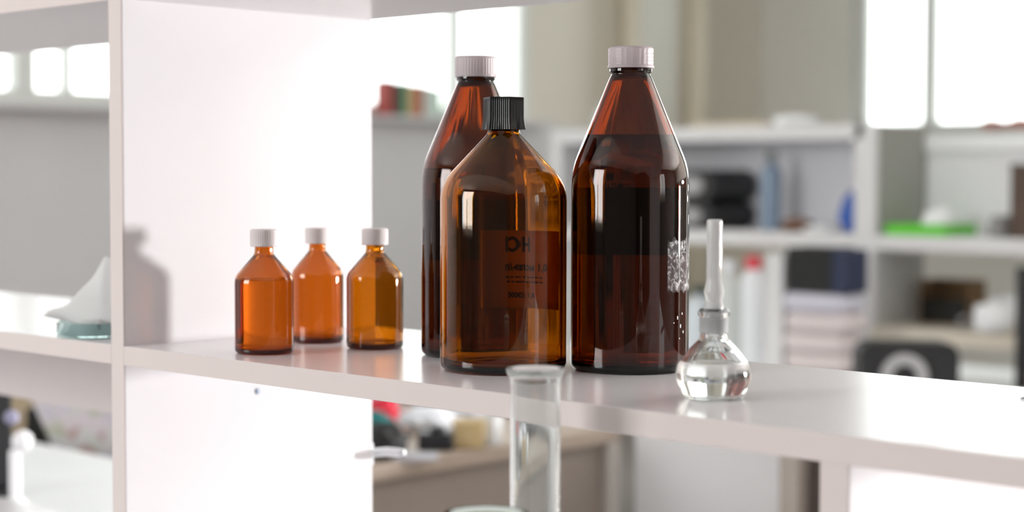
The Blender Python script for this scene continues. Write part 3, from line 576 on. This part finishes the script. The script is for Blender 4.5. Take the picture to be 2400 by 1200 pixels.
p_ = onb(1025, 1052); t = tag(empty('instrument', p_, YAW), 'low black instrument with a rounded knob on the side bench', 'instrument'); obj('body', box(-.035, .03, -.03, .03, 0, .032, bev=.006, seg=3), mat('instr_black', (36, 36, 42), .4), t); obj('knob', lathe(fillet([(0, .0325), (.014, .0325), (.014, .042, .003), (0, .042)]), 24), mat('instr_black', (0, 0, 0)), t, True)
p_ = onb(1098, 1048); t = tag(empty('beige_box', p_, YAW), 'small beige carton between instrument and white cup', 'box'); obj('carton', box(-.028, .028, -.025, .025, 0, .042, bev=.003), mat('box_beige', (204, 180, 134), .7), t); obj('lid', box(-.029, .029, -.026, .026, .0425, .05, bev=.002), mat('box_beige', (0, 0, 0)), t)
p_ = onb(1148, 1042); t = tag(empty('white_cup', p_, YAW), 'white plastic cup on the side bench beside the beige carton', 'cup'); obj('cup', lathe(fillet([(0, 0), (.019, 0, .002), (.025, .056, .001), (.0235, .056, .001)])+fillet([(.0178, .002, .001), (0, .002)]), 32), mat('cup_white', (214, 216, 218), .5), t, True)
lump('dark_cable', 1185, 970, .06, .03, .012, mat('cable_grey', (70, 78, 82), .5), 'dark grey coiled bundle behind the white cup', 'bundle', 68, 'coil', .5)
p_ = onb(960, 1074); t = tag(empty('paper_slip', p_, YAW), 'pale grey paper pad at the edge of the side bench', 'paper'); obj('pad', box(-.03, .05, -.03, .03, 0, .006, bev=.001), mat('pad_grey', (196, 196, 204), .7), t)
# pale cabinet, posts, dark cupboard seen under the shelf on the right
t = tag(empty('pale_cabinet', (0, 0, 0)), 'pale blue-grey cabinet under the shelf, next to the taupe bench', 'cabinet'); PC = mat('cabinet_bluegrey', (236, 237, 241), .5)
obj('body', box(-2.22, -1.86, 2.662, 3.1, .06, .735), PC, t); obj('door', box(-2.217, -1.863, 2.64, 2.66, .07, .73, bev=.003), PC, t); obj('plinth', box(-2.21, -1.87, 2.68, 3.08, 0, .06), BLK, t); obj('handle', tube([(-1.90, 2.64, .38), (-1.90, 2.61, .38), (-1.90, 2.61, .26), (-1.90, 2.64, .26)], .006, 10), mat('silver', (0, 0, 0)), t, True)
t = tag(empty('dark_cupboard', (0, 0, 0)), 'dark brown cupboard with a pale end post behind the lower shelf divider', 'cupboard')
obj('body', box(-1.80, -1.35, 2.64, 3.1, 0, .76, bev=.003), mat('cupboard_brown', (78, 66, 60), .6), t); obj('end_post', box(-1.845, -1.802, 2.61, 3.1, 0, .76, bev=.003), mat('post_greige', (190, 180, 172), .5), t)
# lower left: white counter with tap, floral bag, beige locker, black frame
ct = tag(empty('white_counter', (0, 0, 0)), 'white counter with a tap under the left shelf', 'counter'); obj('counter_top', box(-4.3, -2.2, 1.26, 1.69, TZ-.04, TZ, bev=.004), mat('counter_grey_white', (206, 208, 210), .4), ct); obj('cabinet_body', box(-4.27, -2.23, 1.29, 1.66, 0, TZ-.04), WHITE, ct)
p_ = onb(36, 1185); CH = mat('chrome', (226, 228, 232), .12, 1)
t = tag(empty('gas_tap', p_, YAW), 'white and chrome bench tap with round knobs on the white counter', 'tap'); obj('column', lathe(fillet([(0, 0), (.018, 0, .003), (.018, .006, .003), (.009, .012, .004), (.009, .085, .004), (0, .085)]), 24), mat('tap_white', (246, 246, 250), .25), t, True)
def ball(x, z, r, nm, m): o = obj(nm, lathe([(r*math.sin(PI*i/12), z-r*math.cos(PI*i/12)) for i in range(13)], 20), m, t, True); o.location = (x, 0, 0)
ball(.012, .098, .0165, 'knob', mat('tap_white', (0, 0, 0))); ball(-.004, .134, .0115, 'top_knob', mat('lilac_plastic', (150, 148, 176), .3))
t = tag(empty('black_case', (0, 0, 0)), 'black flat case standing on the white counter at the left frame edge', 'case'); p_ = onb(-16, 1160); obj('panel', box(-.03, .03, -.006, .006, .012, .235, bev=.003), mat('panel_black', (30, 30, 34), .5), t); obj('foot', box(-.035, .035, -.025, .025, 0, .012, bev=.003), mat('panel_black', (0, 0, 0)), t); t.location = p_; t.rotation_euler.z = YAW; pass
lk = at(66, 980, 3.9); t = tag(empty('beige_locker', (lk.x, lk.y, 0), YAW), 'beige locker standing behind the white counter', 'locker'); obj('body', box(-.05, .03, 0, .3, 0, lk.z+.10, bev=.003), mat('locker_beige', (178, 160, 132), .6), t); obj('side_strip', box(-.06, -.0505, .001, .3, 0, lk.z+.10), mat('locker_olive', (112, 104, 80), .6), t); obj('door', box(.0305, .10, .0, .3, 0, lk.z+.1, bev=.003), mat('locker_dark', (92, 88, 62), .6), t)
stl = at(200, 1085, 3.55); t = tag(empty('stool', (stl.x, stl.y, 0)), 'low dark stool carrying the floral bag', 'stool'); sz = stl.z-.012; obj('seat', lathe(fillet([(0, sz-.03), (.19, sz-.03, .008), (.19, sz, .008), (0, sz)]), 40), mat('stool_dark', (54, 52, 50), .6), t, True)
for k in range(4): a = PI/4+k*PI/2; obj('leg', tube([(.15*math.cos(a), .15*math.sin(a), sz-.03), (.17*math.cos(a), .17*math.sin(a), 0)], .012, 10), mat('stool_dark', (0, 0, 0)), t, True)
def floral():
    m = bpy.data.materials.new('floral_cloth'); m.use_nodes = True; nt = m.node_tree; p = nt.nodes['Principled BSDF']; p.inputs['Roughness'].default_value = .85
    tc = nt.nodes.new('ShaderNodeTexCoord'); v = nt.nodes.new('ShaderNodeTexVoronoi'); v.inputs['Scale'].default_value = 34; r = nt.nodes.new('ShaderNodeValToRGB'); e = r.color_ramp.elements
    e[0].position = 0; e[0].color = lin((206, 214, 206))+(1,); e[1].position = 1; e[1].color = lin((178, 190, 160))+(1,)
    for ps, c in ((.3, (222, 210, 218)), (.55, (186, 196, 172)), (.75, (190, 150, 156)), (.88, (214, 206, 224))): q_ = e.new(ps); q_.color = lin(c)+(1,)
    s = nt.nodes.new('ShaderNodeSeparateColor'); nt.links.new(tc.outputs['Object'], v.inputs['Vector']); nt.links.new(v.outputs['Color'], s.inputs[0]); nt.links.new(s.outputs[0], r.inputs[0]); nt.links.new(r.outputs[0], p.inputs['Base Color']); return m
t = tag(empty('floral_bag', (stl.x, stl.y, sz+.0005), YAW), 'pale floral cloth bag with a black side behind the white counter', 'bag')
obj('cloth', prism([(-.03, 0), (.16, 0), (.17, .19), (-.055, .185), (-.10, .16), (-.09, .135)], -.05, .06), floral(), t); o = obj('black_side', prism([(-.115, 0), (-.033, 0), (-.092, .130), (-.108, .13)], -.045, .05), mat('bag_side_black', (14, 15, 15), .7), t)
lumpo = obj('handle', tube([(-.06, 0, .175), (-.03, 0, .205), (.04, 0, .215), (.09, 0, .185)], .006, 8), mat('lilac_strap', (206, 204, 222), .7), t, True)
# white hook at the back edge of the divider
hk = at(897, 1130, 1.66); t = tag(empty('wall_hook', (hk.x, hk.y, hk.z)), 'small white rounded plastic hook on the rear edge of the lower divider', 'hook')
t.location = (OX-TD/2, OY+D+.0002, hk.z); obj('plate', box(-.009, .009, 0, .003, -.012, .012, bev=.001), PW, t); obj('peg', tube([(0, .003, 0), (0.004, .012, 0), (.012, .018, .001), (.030, .020, .002), (.038, .020, .003)], [.005, .005, .0052, .005, .0035], 14), PW, t, True)
for o in (b1, br, bl, bmd, fl, *[x for x in COL.objects if x.name.startswith('small_amber_bottle.')]):
    for ch in o.children:
        if ch.name.startswith(('glass_body', 'liquid', 'stopper')): ch.cycles.is_caustics_caster = True
for ch in unit.children: ch.cycles.is_caustics_receiver = True
